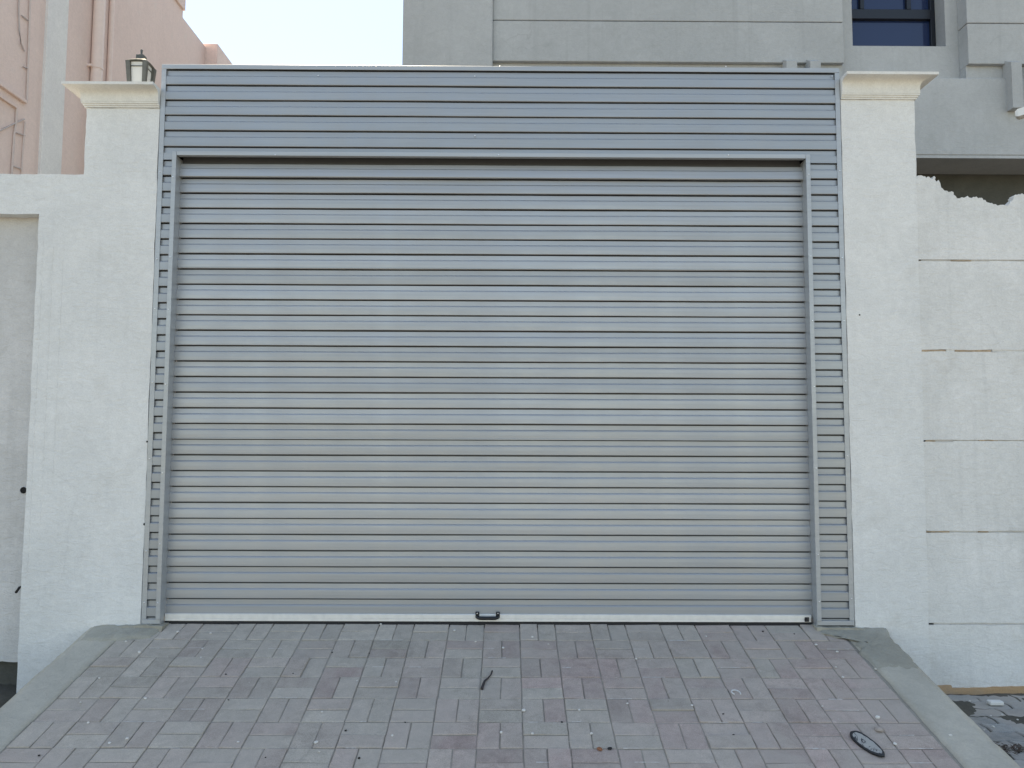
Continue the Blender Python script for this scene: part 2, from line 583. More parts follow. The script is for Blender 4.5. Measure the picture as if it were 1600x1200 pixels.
# ---- kerbs of smooth cement
for (x0, x1, side) in ((RX0 - 0.205, RX0 - 0.004, 'left'), (RX1 + 0.016, RX1 + 0.232, 'right')):
    m = MB()
    nL, nW = 40, 6
    vs = []
    for i in range(nL + 1):
        l = -0.04 + (1.47 + 0.04) * i / nL
        for j_ in range(nW + 1):
            t = j_ / nW
            x = x0 + (x1 - x0) * t
            inner = (t == 1) if side == 'left' else (t == 0)
            edge = t in (0, 1)
            x += 0.006 * noise.noise((l * 5, t * 3, 2.0 if side == 'left' else 7.0)) + (0.004 * noise.noise((l * 22, t, 1.0)) if edge else 0)
            z = RZ - l * math.sin(ANG) + 0.005 + 0.004 * noise.noise((x * 6, l * 6, 1.0)) - (0.006 if edge else 0)
            vs.append((x, -l * math.cos(ANG), z))
    fs = [(i * (nW + 1) + j_, i * (nW + 1) + j_ + 1, (i + 1) * (nW + 1) + j_ + 1, (i + 1) * (nW + 1) + j_) for i in range(nL) for j_ in range(nW)]
    b0 = len(vs)
    for j_ in (0, nW):
        for i in range(nL + 1):
            p = vs[i * (nW + 1) + j_]
            vs.append((p[0], p[1], GZ - 0.03))
    for s_, j_ in enumerate((0, nW)):
        for i in range(nL):
            a, b_ = i * (nW + 1) + j_, (i + 1) * (nW + 1) + j_
            fs.append((a, b_, b0 + s_ * (nL + 1) + i + 1, b0 + s_ * (nL + 1) + i))
    fs.append([nL * (nW + 1) + j_ for j_ in range(nW + 1)] + [b0 + 2 * nL + 1, b0 + nL])
    m.add(vs, fs, False)
    o = m.build('kerb', M['cement'])
    for p in o.data.polygons: p.use_smooth = True
    tag(o, 'smooth cement kerb strip beside the ramp, %s' % ('next to the pillar with the lantern' if side == 'left' else 'next to the dirty side pavement'), kind='structure')


def mound(name, pts, h, mat, parent, on_ramp=True, seed=0.0, step=0.02):
    """a thin trowelled patch: irregular outline, feathered edge"""
    cx = sum(p[0] for p in pts) / len(pts); cy = sum(p[1] for p in pts) / len(pts)
    m = MB(); out = []
    n = len(pts)
    for i in range(n):
        a, b_ = Vector(pts[i]), Vector(pts[(i + 1) % n])
        k = max(1, int((b_ - a).length / step))
        for j_ in range(k):
            p = a.lerp(b_, j_ / k)
            p += Vector((noise.noise((p.x * 20, p.y * 20, seed)), noise.noise((p.x * 20, p.y * 20, seed + 9)))) * 0.022
            out.append(p)
    n = len(out)
    rings = [(1.0, -0.006), (0.93, 0.5), (0.7, 0.9), (0.4, 1.0), (0.15, 1.0)]
    vs = []
    for s, hh in rings:
        for p in out:
            x, y = cx + (p.x - cx) * s, cy + (p.y - cy) * s
            base = RZ + SLOPE * min(y, 0.0) if on_ramp else 0.0
            vs.append((x, y, base + (hh if hh < 0 else hh * h + h * 0.5 * noise.noise((x * 25, y * 25, seed)))))
    fs = [(r_ * n + i, r_ * n + (i + 1) % n, (r_ + 1) * n + (i + 1) % n, (r_ + 1) * n + i) for r_ in range(len(rings) - 1) for i in range(n)]
    fs.append([(len(rings) - 1) * n + i for i in range(n)])
    m.add(vs, fs, True)
    return m.build(name, mat, parent)


def rp(*px): return [(atramp(x, y).x, atramp(x, y).y) for x, y in px]


mound('mortar_patch', [(-2.24, 0.06), (-1.80, 0.06)] + rp((258, 983), (235, 996), (186, 1001), (160, 1004), (122, 1003)), 0.016, M['mortar'], ramp_o, seed=2.0)
mound('mortar_patch', [(1.66, 0.06), (2.06, 0.06)] + rp((1392, 993), (1412, 1014), (1440, 1048), (1405, 1050), (1372, 1047), (1345, 1022), (1335, 1000), (1280, 992)), 0.012, M['mortar'], ramp_o, seed=5.0)
# cement pads that carry the side panels
MB().prism_y(rough_outline([(-2.21, -0.09), (-1.835, -0.05), (-1.825, 0.006), (-1.93, 0.010), (-2.2, -0.012)], 0.02, 0.006, 3), -0.035, 0.2).build('mortar_pad', M['mortar'], ramp_o)
MB().prism_y(rough_outline([(1.655, -0.05), (2.03, -0.09), (2.0, -0.018), (1.86, 0.004), (1.65, 0.006)], 0.02, 0.006, 8), -0.030, 0.2).build('mortar_pad', M['mortar'], ramp_o)

# ================================================================== LEFT WALL WITH PILLAR
def cove_cap(parent, x0, x1, zb, zt, out_side, p=0.092, depth=0.42):
    """moulded capping: slab, cove and two fillets; returned on the outer side and the back, cut off flush beside the gate"""
    H = zt - zb
    prof = [(0.0, 0.0), (0.009, 0.0), (0.009, 0.008), (0.015, 0.0095), (0.015, 0.0175), (0.021, 0.019), (0.021, 0.0275)]
    n = 14
    for i in range(n + 1):
        t = i / n * math.pi / 2
        prof.append((0.023 + (p - 0.006 - 0.023) * (1 - math.cos(t)) ** 2.3, 0.0285 + (H - 0.016 - 0.0285) * math.sin(t)))
    prof += [(p, H - 0.0155), (p, H), (0.0, H)]
    xi, xo = (x1, x0) if out_side < 0 else (x0, x1)
    # path: inner front -> outer front corner -> outer back
    m = MB()
    rows = []
    for (d, h) in prof:
        rows.append([(xi, -d, zb + h), (xo + out_side * d, -d, zb + h), (xo + out_side * d, depth + d, zb + h), (xi, depth + d, zb + h)])
    nseg = 3
    k = len(prof)
    vs = [p_ for r_ in rows for p_ in r_]
    for i in range(k - 1):
        for s in range(nseg):
            m.add([vs[i * 4 + s], vs[i * 4 + s + 1], vs[(i + 1) * 4 + s + 1], vs[(i + 1) * 4 + s]], [(0, 1, 2, 3)], False)
    # cut end (profile) beside the gate, top and bottom
    end = [r_[0] for r_ in rows] + [rows[-1][3]] + [r_[3] for r_ in reversed(rows)][1:] + []
    m.add(end, [list(range(len(end)))])
    m.add([rows[-1][0], rows[-1][1], rows[-1][2], rows[-1][3]], [(0, 1, 2, 3)])
    o = m.build('cap', M['cap_cream'], parent, fix=False)
    bm = bmesh.new(); bm.from_mesh(o.data)
    bmesh.ops.remove_doubles(bm, verts=bm.verts, dist=1e-5)
    bmesh.ops.recalc_face_normals(bm, faces=bm.faces)
    bm.to_mesh(o.data); bm.free()
    return o


lw = empty('boundary_wall', (-2.4, 0.1, GZ), 'white plastered boundary wall stepping up to a capped pillar with a lantern', 'wall')
outl = [(-1.957, GZ - 0.05), (-1.957, 2.842), (-2.366, 2.842), (-2.366, 2.462), (-5.0, 2.455), (-5.0, 2.236), (-2.602, 2.236), (-2.602, GZ - 0.05)]
MB().prism_y(rough_outline(outl, 0.045, 0.004, 1.0), 0.0, 0.24).build('masonry', M['wall_white'], lw)
MB().box(-2.366, -1.96, 0.241, 0.42, 2.2, 2.842).build('pillar_back', M['wall_white'], lw)
cove_cap(lw, -2.366, -1.957, 2.843, 2.953, -1)
rec = MB().prism_y(rough_outline([(-5.0, -0.165), (-2.55, -0.215), (-2.55, 2.26), (-5.0, 2.26)], 0.03, 0.008, 4.0), 0.075, 0.2).build('recessed_panel', M['wall_old'], lw)
rec['label'] = 'older dirtier plaster panel set back in the wall'
MB().box(-5.0, -2.55, 0.125, 0.22, GZ - 0.05, -0.10).build('plinth', M['plinth'], lw)
for (px, za, zb2) in ((63, 2.12, 0.25), (79, 2.05, 0.55), (95, 2.0, 0.75)):    # lines left by the trowel edge
    xr = at(px, 470).x
    pts = rough_outline([(xr - 0.0022, zb2), (xr + 0.0022, zb2), (xr + 0.0022, za), (xr - 0.0022, za)], 0.06, 0.0018, px)
    MB().prism_y(pts, -0.0016, 0.001).build('plaster_ridge', M['wall_white'], lw)
hp = at(37, 766, 0.075)
ho = MB().tube([(hp.x, 0.0735, hp.z), (hp.x, 0.11, hp.z)], 0.018, 16).build('drain_hole', M['hole'], lw)
ri = MB()
for k in range(20):
    a0, a1 = 2 * math.pi * k / 20, 2 * math.pi * (k + 1) / 20
    ri.add([(hp.x + r_ * math.cos(a), y, hp.z + r_ * math.sin(a)) for a in (a0, a1) for r_, y in ((0.019, 0.072), (0.024, 0.0735))], [(0, 1, 3, 2)], True)
ri.build('hole_rim', M['wall_old'], ho)
hk = at(32, 921, 0.06)
MB().tube([(hk.x, 0.08, hk.z + 0.012), (hk.x, 0.05, hk.z + 0.012), (hk.x - 0.008, 0.04, hk.z - 0.008), (hk.x - 0.012, 0.042, hk.z - 0.012)], 0.007, 8).build('wall_hook', M['dark_bit'], lw)
for (px, py, r_) in ((226, 819, 0.007), (230, 690, 0.005)):
    q = at(px, py, 0.0)
    MB().tube([(q.x, -0.002, q.z), (q.x, 0.01, q.z)], r_, 9).build('edge_chip', M['hole'], lw)

# ================================================================== RIGHT PILLAR AND WALL
rp_ = empty('gate_pillar', (2.07, 0.1, GZ), 'white plastered gate pillar with a moulded cream cap and no lantern', 'pillar')
MB().prism_y(rough_outline([(2.262, GZ - 0.05), (2.285, 2.915), (1.868, 2.915), (1.868, GZ - 0.05)], 0.045, 0.0035, 6.0), 0.0, 0.42).build('shaft', M['wall_white'], rp_)
cove_cap(rp_, 1.868, 2.285, 2.916, 3.036, 1)
q = at(1343, 492)
MB().tube([(q.x, -0.0015, q.z), (q.x, 0.02, q.z)], 0.0045, 10).build('drill_hole', M['hole'], rp_)

rw = empty('boundary_wall', (3.2, 0.1, GZ), 'white boundary wall in wide courses with a ragged broken top edge', 'wall')
YB = 0.006
XL, XR = 2.24, 5.0
joints = [at(1500, y, YB).z for y in (407, 548, 689, 831, 975)]
MB().prism_y([(2.3, GZ - 0.05), (XR, GZ - 0.05), (XR, 2.10), (2.3, 2.10)], YB + 0.010, YB + 0.2).build('wall_core', M['wall_old'], rw)
zs = joints + [GZ + 0.02]
for i in range(5):
    zt, zb = zs[i] - 0.0055, zs[i + 1] + 0.0055
    if i == 4: zb = GZ + 0.028
    xl = XL - 0.018 * (1 - (zt + zb) / 2 / 2.9) if False else XL
    o = MB().prism_y(rough_outline([(xl, zb), (XR, zb), (XR, zt), (xl, zt)], 0.03, 0.0030, 20 + i), YB + random.uniform(-0.001, 0.001), YB + 0.012).build('wall_course', M['wall_white_right'], rw)
rag = [(1433, 276), (1440, 274), (1447, 278), (1452, 276), (1456, 280), (1460, 275), (1463, 284), (1467, 281), (1470, 290), (1474, 296), (1482, 300), (1489, 300), (1490, 304), (1499, 310), (1506, 309), (1512, 306),
       (1517, 309), (1524, 308), (1530, 309), (1536, 311), (1540, 313), (1546, 317), (1552, 319), (1563, 320), (1575, 321), (1580, 315), (1584, 311), (1583, 308), (1587, 304), (1592, 303), (1600, 304), (1625, 298), (1650, 305), (1690, 292), (1740, 296)]
top = []
for i, (x, y) in enumerate(rag):
    p = at(x, y, YB)
    top.append((p.x, p.z))
    if i < len(rag) - 1:
        p2 = at(*rag[i + 1], YB)
        for t in (0.33, 0.66):
            top.append((p.x + (p2.x - p.x) * t + random.uniform(-0.004, 0.004), p.z + (p2.z - p.z) * t + random.uniform(-0.006, 0.006)))
top.insert(0, (XL, top[0][1]))
poly = [(XL, joints[0] + 0.0055), (top[-1][0], joints[0] + 0.0055)] + top[::-1]
rb = MB().prism_y(poly, YB, YB + 0.045).build('wall_course', M['wall_white_right'], rw)
rb['label'] = 'topmost course with a ragged unfinished plaster edge'
# filler left in the joints
for (xa, xb, jy, mt, th) in ((1440, 1478, 548, 'lath', 0.006), (1493, 1549, 548, 'lath', 0.006), (1479, 1492, 548, 'wall_white_right', 0.006), (1551, 1600, 548, 'wall_white_right', 0.005),
                             (1446, 1484, 831, 'lath', 0.004), (1530, 1545, 831, 'lath', 0.003), (1487, 1518, 407, 'lath', 0.003), (1445, 1480, 409, 'wall_white_right', 0.004),
                             (1545, 1600, 409, 'wall_white_right', 0.004), (1490, 1600, 690, 'wall_white_right', 0.004), (1447, 1462, 689, 'lath', 0.003), (1530, 1560, 688, 'lath', 0.0025)):
    a, b_ = at(xa, jy, YB), at(xb, jy, YB)
    x0_ = a.x
    pts = rough_outline([(x0_, a.z - th), (b_.x, a.z - th), (b_.x, a.z + th), (x0_, a.z + th)], 0.012, 0.003, xa)
    o = MB().prism_y(pts, YB + 0.003, YB + 0.011).build('joint_filler', M[mt], rw)
ob = rough_outline([(2.30, GZ - 0.03), (XR, GZ - 0.03), (XR, GZ + 0.045), (2.9, GZ + 0.040), (2.5, GZ + 0.030), (2.38, GZ + 0.028), (2.375, GZ + 0.042), (2.30, GZ + 0.04)], 0.02, 0.005, 31)
o = MB().prism_y(ob, YB - 0.004, YB + 0.012).build('wall_base', M['orange_base'], rw)
o['label'] = 'ochre unpainted strip along the foot of the wall'

# ================================================================== GATE SURROUND (corrugated steel)
CX0, CX1, CTOP = -1.953, 1.864, 3.096
FX0, FX1, FW = -1.850, 1.660, 0.024       # inner edges of the door frame
FTOP = 2.570


def slat_profile(pitch, groove, yf, deep, lip=0.0045, tuck=0.072, ripple=0.0):
    """one roll-formed rib: (y, z) from top to bottom, z = 0 at the dark seam above it"""
    yg = yf + deep
    pts = [(yg + 0.022, tuck), (yg + 0.022, -0.010), (yg + 0.003, -0.010), (yg, -0.003), (yg - 0.0005, -groove + 0.003), (yf + deep * 0.55, -groove + 0.0005), (yf + 0.0012, -groove - 0.0035), (yf, -groove - 0.006)]
    mid = (-groove - 0.006 - pitch + lip) / 2
    pts += [(yf - ripple, mid), (yf, -pitch + lip + 0.0025), (yf + 0.0012, -pitch + lip), (yf + deep + 0.0085, -pitch + lip + 0.001)]
    return pts


def slat_mesh(name, prof, x0, x1, nseg, mat, wave=0.0, seed=0.0):
    vs, fs = [], []
    k = len(prof)
    for i in range(nseg + 1):
        x = x0 + (x1 - x0) * i / nseg
        for (y, z) in prof:
            w = wave * (noise.noise((x * 1.7 + seed * 7, z * 6, seed)) + 0.5 * noise.noise((x * 5 + seed, z * 4, seed + 3)))
            zw = 0.0 if nseg < 5 else 0.0011 * noise.noise((x * 1.1 + seed * 3, seed, 2.0)) + 0.0005 * noise.noise((x * 4 + seed, seed, 8.0))
            vs.append((x, y + w, z + zw))
    for i in range(nseg):
        for j_ in range(k - 1):
            fs.append((i * k + j_, i * k + j_ + 1, (i + 1) * k + j_ + 1, (i + 1) * k + j_))
    me = bpy.data.meshes.new(name)
    me.from_pydata(vs, [], fs)
    me.materials.append(mat)
    me.materials.append(M['seam'])                # hooked edge behind the seam, coloured darker to stand in for shade
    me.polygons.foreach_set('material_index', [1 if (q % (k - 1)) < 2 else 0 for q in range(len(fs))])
    return me


su = empty('gate_surround', ((CX0 + CX1) / 2, 0.03, 0.0), 'blue grey corrugated steel surround framing the roller shutter', 'gate surround')
hz = [3.066, 2.978, 2.891, 2.804, 2.716, 2.624]
for i, z in enumerate(hz):
    pitch = (hz[i + 1] if i < 5 else 2.5955) and (z - (hz[i + 1] if i < 5 else 2.5955))
    if i < 5:
        pr = slat_profile(pitch, 0.034, 0.0, 0.010, lip=0.0032, tuck=0.072 if i else 0.024)
    else:
        pr = slat_profile(0.078, 0.034, 0.0, 0.010, tuck=0.06)[:7]
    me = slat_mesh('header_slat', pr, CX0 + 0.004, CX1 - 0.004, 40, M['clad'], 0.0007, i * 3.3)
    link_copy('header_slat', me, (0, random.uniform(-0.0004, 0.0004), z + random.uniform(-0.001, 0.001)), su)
for (x0, x1, sd) in ((CX0 + 0.004, FX0 - 0.006, 1), (FX1 + 0.006, CX1 - 0.004, 2)):
    # first rib below the header continues the header's last one
    MB().add([(x0, 0.0, 2.588), (x1, 0.0, 2.588), (x1, 0.0, 2.5492), (x0, 0.0, 2.5492), (x0, 0.014, 2.5495), (x1, 0.014, 2.5495)], [(0, 1, 2, 3), (3, 2, 5, 4)]).build('side_slat', M['clad'], su, fix=False)
    sp = (2.546 - 0.043) / 28
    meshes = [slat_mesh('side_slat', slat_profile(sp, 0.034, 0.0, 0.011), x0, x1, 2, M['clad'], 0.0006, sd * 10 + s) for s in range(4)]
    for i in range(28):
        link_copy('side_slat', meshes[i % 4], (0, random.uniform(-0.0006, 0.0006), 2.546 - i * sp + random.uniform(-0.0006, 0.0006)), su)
    pr = slat_profile(0.05, 0.034, 0.0, 0.011)[:5]
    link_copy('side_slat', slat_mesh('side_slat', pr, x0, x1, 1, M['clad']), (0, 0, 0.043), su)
    MB().box(x0 - 0.003, x1 + 0.003, -0.005, 0.03, 0.010, 0.034, 0.0012).build('bottom_trim', M['trim'], su)
# outer trims: folded angles
T = 0.0035
MB().box(CX0, CX0 + 0.026, -T, 0.0, 0.0345, CTOP - 0.0265, 0.001).box(CX0, CX0 + 0.003, 0.0005, 0.06, 0.012, CTOP - 0.0265).build('outer_trim', M['trim'], su)
MB().box(CX1 - 0.026, CX1, -T, 0.0, 0.0345, CTOP - 0.0265, 0.001).box(CX1 - 0.003, CX1, 0.0005, 0.06, 0.012, CTOP - 0.0265).build('outer_trim', M['trim'], su)
MB().box(CX0, CX1, -T - 0.001, 0.0, CTOP - 0.026, CTOP, 0.001).box(CX0, CX1, 0.0005, 0.09, CTOP - 0.004, CTOP - 0.001).build('top_trim', M['trim'], su)
# door frame: a folded channel standing 14 mm proud, with a reveal back to the shutter
YD = 0.055
MB().box(FX0 - FW, FX0, -0.013, 0.001, 0.034, FTOP + FW, 0.0015).box(FX0 - 0.006, FX0 - 0.0015, 0.0015, YD + 0.03, 0.006, FTOP).build('frame_post', M['trim'], su)
MB().box(FX1, FX1 + FW, -0.013, 0.001, 0.034, FTOP + FW, 0.0015).box(FX1 + 0.0015, FX1 + 0.006, 0.0015, YD + 0.03, 0.006, FTOP).build('frame_post', M['trim'], su)
MB().box(FX0 + 0.0005, FX1 - 0.0005, -0.012, 0.001, FTOP, FTOP + FW, 0.0015).box(FX0 + 0.0005, FX1 - 0.0005, 0.0015, 0.022, FTOP + 0.002, FTOP + 0.006).build('frame_head', M['trim'], su)
MB().box(CX0 + 0.01, CX1 - 0.01, 0.078, 0.09, FTOP + 0.16, CTOP - 0.005).build('light_stop_sheet', M['clad'], su)  # unseen sheet added behind the header so no light leaks through
hood = MB()  # dark unseen box added to keep sun out of the gap above the curtain
hood.box(CX0 + 0.01, CX1 - 0.01, 0.091, 0.50, 2.93, 2.945).box(CX0 + 0.01, CX1 - 0.01, 0.485, 0.50, 2.40, 2.929).box(CX0 + 0.01, CX1 - 0.01, 0.12, 0.484, 2.40, 2.412)
hood.box(CX0 + 0.01, CX0 + 0.022, 0.0915, 0.484, 2.413, 2.929).box(CX1 - 0.022, CX1 - 0.01, 0.0915, 0.484, 2.413, 2.929)
hood.build('shade_hood', M['bolt'], su)
for (x0, x1) in ((CX0 + 0.01, FX0 - 0.01), (FX1 + 0.01, CX1 - 0.01)):
    MB().box(x0, x1, 0.078, 0.09, 0.012, FTOP + 0.009).build('light_stop_sheet', M['clad'], su)  # unseen backing added to stop light leaking between the side ribs


def rivet_mesh():
    m = MB()
    n = 8
    prof = [(0.0042, 0.0), (0.0038, -0.0016), (0.0022, -0.0028)]
    vs = [(r_ * math.cos(2 * math.pi * k / n), y, r_ * math.sin(2 * math.pi * k / n)) for r_, y in prof for k in range(n)]
    fs = [(i * n + k, i * n + (k + 1) % n, (i + 1) * n + (k + 1) % n, (i + 1) * n + k) for i in range(2) for k in range(n)] + [[2 * n + k for k in range(n)]]
    me = bpy.data.meshes.new('rivet')
    me.from_pydata(vs, [], fs)
    me.materials.append(M['rivet'])
    return me


rv = rivet_mesh()
rpx = [(497, 118, 0.0), (742, 119, 0.0), (1300, 119, 0.0), (742, 212, 0.0), (779, 242, -0.012), (1138, 242, -0.012), (1134, 104, -T), (781, 104, -T), (430, 242, -0.012)]
for (x, y, Y) in rpx:
    p = at(x, y, Y)
    link_copy('rivet', rv, (p.x, Y - 0.0005, p.z), su)
for z in (2.50, 2.02, 1.66, 1.32, 0.86, 0.42, 0.10):
    link_copy('rivet', rv, (FX1 + FW * 0.55, -0.0132, z + random.uniform(-0.04, 0.04)), su)
    link_copy('rivet', rv, (FX0 - FW * 0.55, -0.0132, z + random.uniform(-0.06, 0.06)), su)
    link_copy('rivet', rv, (CX1 - 0.013, -T - 0.0002, z + random.uniform(-0.06, 0.06)), su)
    link_copy('rivet', rv, (CX0 + 0.013, -T - 0.0002, z + random.uniform(-0.06, 0.06)), su)

# ================================================================== ROLLER SHUTTER
sh = empty('roller_shutter', ((FX0 + FX1) / 2, YD, 0.0), 'closed grey steel roller shutter of horizontal slats with silver bottom rail', 'garage door')
DP = 0.0864
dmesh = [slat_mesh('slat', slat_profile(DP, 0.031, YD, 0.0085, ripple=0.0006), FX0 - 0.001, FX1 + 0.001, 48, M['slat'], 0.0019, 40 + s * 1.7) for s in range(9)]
ztop = 2.462
for i in range(-1, 28):
    z = ztop - i * DP
    if i == 27:
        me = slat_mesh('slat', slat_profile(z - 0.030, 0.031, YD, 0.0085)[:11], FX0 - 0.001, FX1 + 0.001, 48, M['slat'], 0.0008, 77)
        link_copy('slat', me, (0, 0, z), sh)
        continue
    back = 0.0 if i >= 0 else 0.004
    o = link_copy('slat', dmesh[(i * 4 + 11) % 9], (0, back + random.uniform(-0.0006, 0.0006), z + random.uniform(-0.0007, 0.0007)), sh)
    tilt = R(random.gauss(0, 0.9)) if i >= 0 else R(-9)
    o.rotation_euler = (tilt if i >= 0 else R(-9), 0, 0)
    o.location.y += math.sin(tilt) * (0.04 if i >= 0 else -0.086 * 0) + (YD - YD * math.cos(tilt)) + (0.0 if i >= 0 else -0.013)
    o.location.z -= YD * math.sin(tilt)
MB().tube([(FX0 + 0.02, 0.30, 2.70), (FX1 - 0.02, 0.30, 2.70)], 0.17, 24).build('curtain_roll', M['slat'], sh)
for zz_ in (1.944, 0.990):      # sheet laps: a bright folded edge just above the seam
    MB().box(FX0 + 0.002, FX1 - 0.002, YD - 0.0035, YD + 0.001, zz_ + 0.006, zz_ + 0.0125, 0.0007).build('sheet_lap', M['slat'], sh)
MB().prism_x([(YD - 0.014, 0.016), (YD - 0.014, 0.028), (YD - 0.012, 0.0295), (YD - 0.012, 0.031), (YD - 0.014, 0.0325), (YD - 0.014, 0.051), (YD - 0.010, 0.0545), (YD - 0.003, 0.0545), (YD - 0.003, 0.016)], FX0 + 0.003, FX1 - 0.012).build('bottom_rail', M['alu'], sh)
MB().prism_x([(YD - 0.011, -0.03), (YD - 0.0115, 0.0155), (YD + 0.01, 0.0155), (YD + 0.012, -0.03)], FX0 + 0.003, FX1 - 0.004).build('rubber_seal', M['rubber'], sh)
hx = at(762, 960, YD).x
hz_ = at(762, 961, YD).z
hw = 0.066
yb, yo = YD - 0.0145, YD - 0.040
hb = MB()
hpts = [(hx - hw + 0.008, yb - 0.004, hz_), (hx - hw + 0.012, yo + 0.006, hz_ - 0.006), (hx - hw + 0.024, yo, hz_ - 0.008), (hx + hw - 0.024, yo, hz_ - 0.008), (hx + hw - 0.012, yo + 0.006, hz_ - 0.006), (hx + hw - 0.008, yb - 0.004, hz_)]
hb.tube(hpts, [0.007, 0.0085, 0.0095, 0.0095, 0.0085, 0.007], 10)
hd = hb.build('handle', M['black_plastic'], sh)
for s in (-1, 1):
    MB().box(hx + s * (hw - 0.0105) - 0.0105, hx + s * (hw - 0.0105) + 0.0105, yb - 0.006, yb, hz_ - 0.012, hz_ + 0.022, 0.003).build('mount', M['black_plastic'], hd)
    link_copy('screw', rv, (hx + s * (hw - 0.010), yb - 0.0062, hz_ + 0.013), hd).scale = (0.8, 0.8, 0.8)
bp = at(1259, 967, YD)
MB().tube([(bp.x, YD - 0.0165, bp.z), (bp.x, YD - 0.030, bp.z)], [0.008, 0.007], 10).box(bp.x - 0.012, bp.x + 0.012, YD - 0.0175, YD - 0.0145, bp.z - 0.012, bp.z + 0.012, 0.001).build('lock_bolt', M['bolt'], sh)

# ================================================================== LANTERN
lx0, lx1 = at(198, 95, 0.075).x, at(227, 93, 0.075).x
lcx, lcy = (lx0 + lx1) / 2, 0.075 + 0.062
lz0 = 2.953
ztopl = at(216, 80, lcy).z
rimz = at(227, 93, 0.08).z
ln = empty('pillar_lantern', (lcx, lcy, lz0), 'small dark metal lantern with frosted glass standing on a pillar cap', 'lantern')
RW = (lx1 - lx0) / 2
bw = RW * 0.80
MB().box(lcx - bw * 0.8, lcx + bw * 0.8, lcy - bw * 0.8, lcy + bw * 0.8, lz0 - 0.004, lz0 + 0.008, 0.002).box(lcx - bw * 1.05, lcx + bw * 1.05, lcy - bw * 1.05, lcy + bw * 1.05, lz0 + 0.0085, lz0 + 0.016, 0.002).build('base', M['lantern'], ln)
hgt = rimz - 0.006


def quad_frustum(m, b, t, z0, z1):
    vs = [(lcx + sx * b, lcy + sy * b, z0) for sx, sy in ((-1, -1), (1, -1), (1, 1), (-1, 1))] + [(lcx + sx * t, lcy + sy * t, z1) for sx, sy in ((-1, -1), (1, -1), (1, 1), (-1, 1))]
    m.add(vs, [(0, 1, 5, 4), (1, 2, 6, 5), (2, 3, 7, 6), (3, 0, 4, 7), (4, 5, 6, 7), (3, 2, 1, 0)])
    return m


quad_frustum(MB(), bw * 0.84, RW * 0.84, lz0 + 0.0165, hgt).build('glass', M['frosted'], ln)
for sx, sy in ((-1, -1), (1, -1), (1, 1), (-1, 1)):
    p0 = Vector((lcx + sx * bw * 0.93, lcy + sy * bw * 0.93, lz0 + 0.0165)); p1 = Vector((lcx + sx * RW * 0.93, lcy + sy * RW * 0.93, hgt))
    w0, w1 = 0.0085, 0.0125
    m = MB()
    vs = []
    for p, w in ((p0, w0), (p1, w1)):
        vs += [(p.x - w, p.y - w, p.z), (p.x + w, p.y - w, p.z), (p.x + w, p.y + w, p.z), (p.x - w, p.y + w, p.z)]
    m.add(vs, [(0, 1, 5, 4), (1, 2, 6, 5), (2, 3, 7, 6), (3, 0, 4, 7), (4, 5, 6, 7), (3, 2, 1, 0)])
    m.build('post', M['lantern'], ln)
zb_ = hgt - 0.026
wb = (bw + (RW - bw) * (zb_ - lz0) / (hgt - lz0)) * 0.88
m = MB()
for sx, sy, hx_, hy_ in ((0, -1, 1, 0), (0, 1, 1, 0), (-1, 0, 0, 1), (1, 0, 0, 1)):
    m.box(lcx + sx * wb - (wb * 0.98 if hx_ else 0.003), lcx + sx * wb + (wb * 0.98 if hx_ else 0.003), lcy + sy * wb - (wb * 0.98 if hy_ else 0.003), lcy + sy * wb + (wb * 0.98 if hy_ else 0.003), zb_ - 0.002, zb_ + 0.002)
m.build('transom', M['lantern'], ln)
m = MB()
lev = [(1.06, 0.0), (1.08, 0.005), (0.95, 0.013), (0.72, 0.022), (0.42, 0.029)]
vs = []
for s, dz in lev:
    for k in range(16):           # square with gently arched eaves
        side, t = divmod(k, 4)
        a = [(-1, -1), (1, -1), (1, 1), (-1, 1)][side]; b_ = [(1, -1), (1, 1), (-1, 1), (-1, -1)][side]
        u = t / 4
        x, y = a[0] + (b_[0] - a[0]) * u, a[1] + (b_[1] - a[1]) * u
        arch = 0.006 * math.sin(math.pi * u) * (1 if s > 0.9 else 0.3)
        vs.append((lcx + x * RW * s, lcy + y * RW * s, hgt + dz + arch - 0.002))
fs = [(r_ * 16 + k, r_ * 16 + (k + 1) % 16, (r_ + 1) * 16 + (k + 1) % 16, (r_ + 1) * 16 + k) for r_ in range(len(lev) - 1) for k in range(16)]
fs += [[64 + k for k in range(16)], [15 - k for k in range(16)]]
m.add(vs, fs)
rf = m.build('roof', M['lantern'], ln)
zf = hgt + 0.027
quad_frustum(MB(), RW * 0.42, RW * 0.40, zf - 0.004, zf + 0.028).build('vent', M['lantern'], rf)
MB().tube([(lcx, lcy, zf + 0.0285), (lcx, lcy, zf + 0.036), (lcx, lcy, zf + 0.040), (lcx, lcy, ztopl + 0.006), (lcx, lcy, ztopl + 0.012)], [RW * 0.42, RW * 0.25, 0.006, 0.0075, 0.002], 10).build('finial', M['lantern'], rf)

# ================================================================== GREY VILLA BEHIND
YF, YR, YS = 2.80, 2.95, 2.845            # front plane, recessed window bay, recessed frieze
vi = empty('villa', (2.0, 4.5, GZ), 'grey rendered villa with banded upper storey and dark framed window', 'building')
VTOP = 9.2  # unseen top raised so the villa shades the ragged wall edge
zov = at(1500, 242, YF).z      # underside of the overhanging upper storey
XV0 = at(629, 60, YF - 0.05).x
xp = at(770, 60, YF).x
xb0, xb1 = at(1318, 60, YF).x, at(1512, 60, YF).x
j1, j2 = at(1000, 33, YF).z, at(1000, 96.5, YF).z
zsill = at(1512, 122, YF).z
pit = j1 - j2
wx0, wx1 = at(1330, 40, YR + 0.02).x, at(1478, 73, YR).x
wz0 = at(1400, 72, YR).z
wz1 = wz0 + 1.5


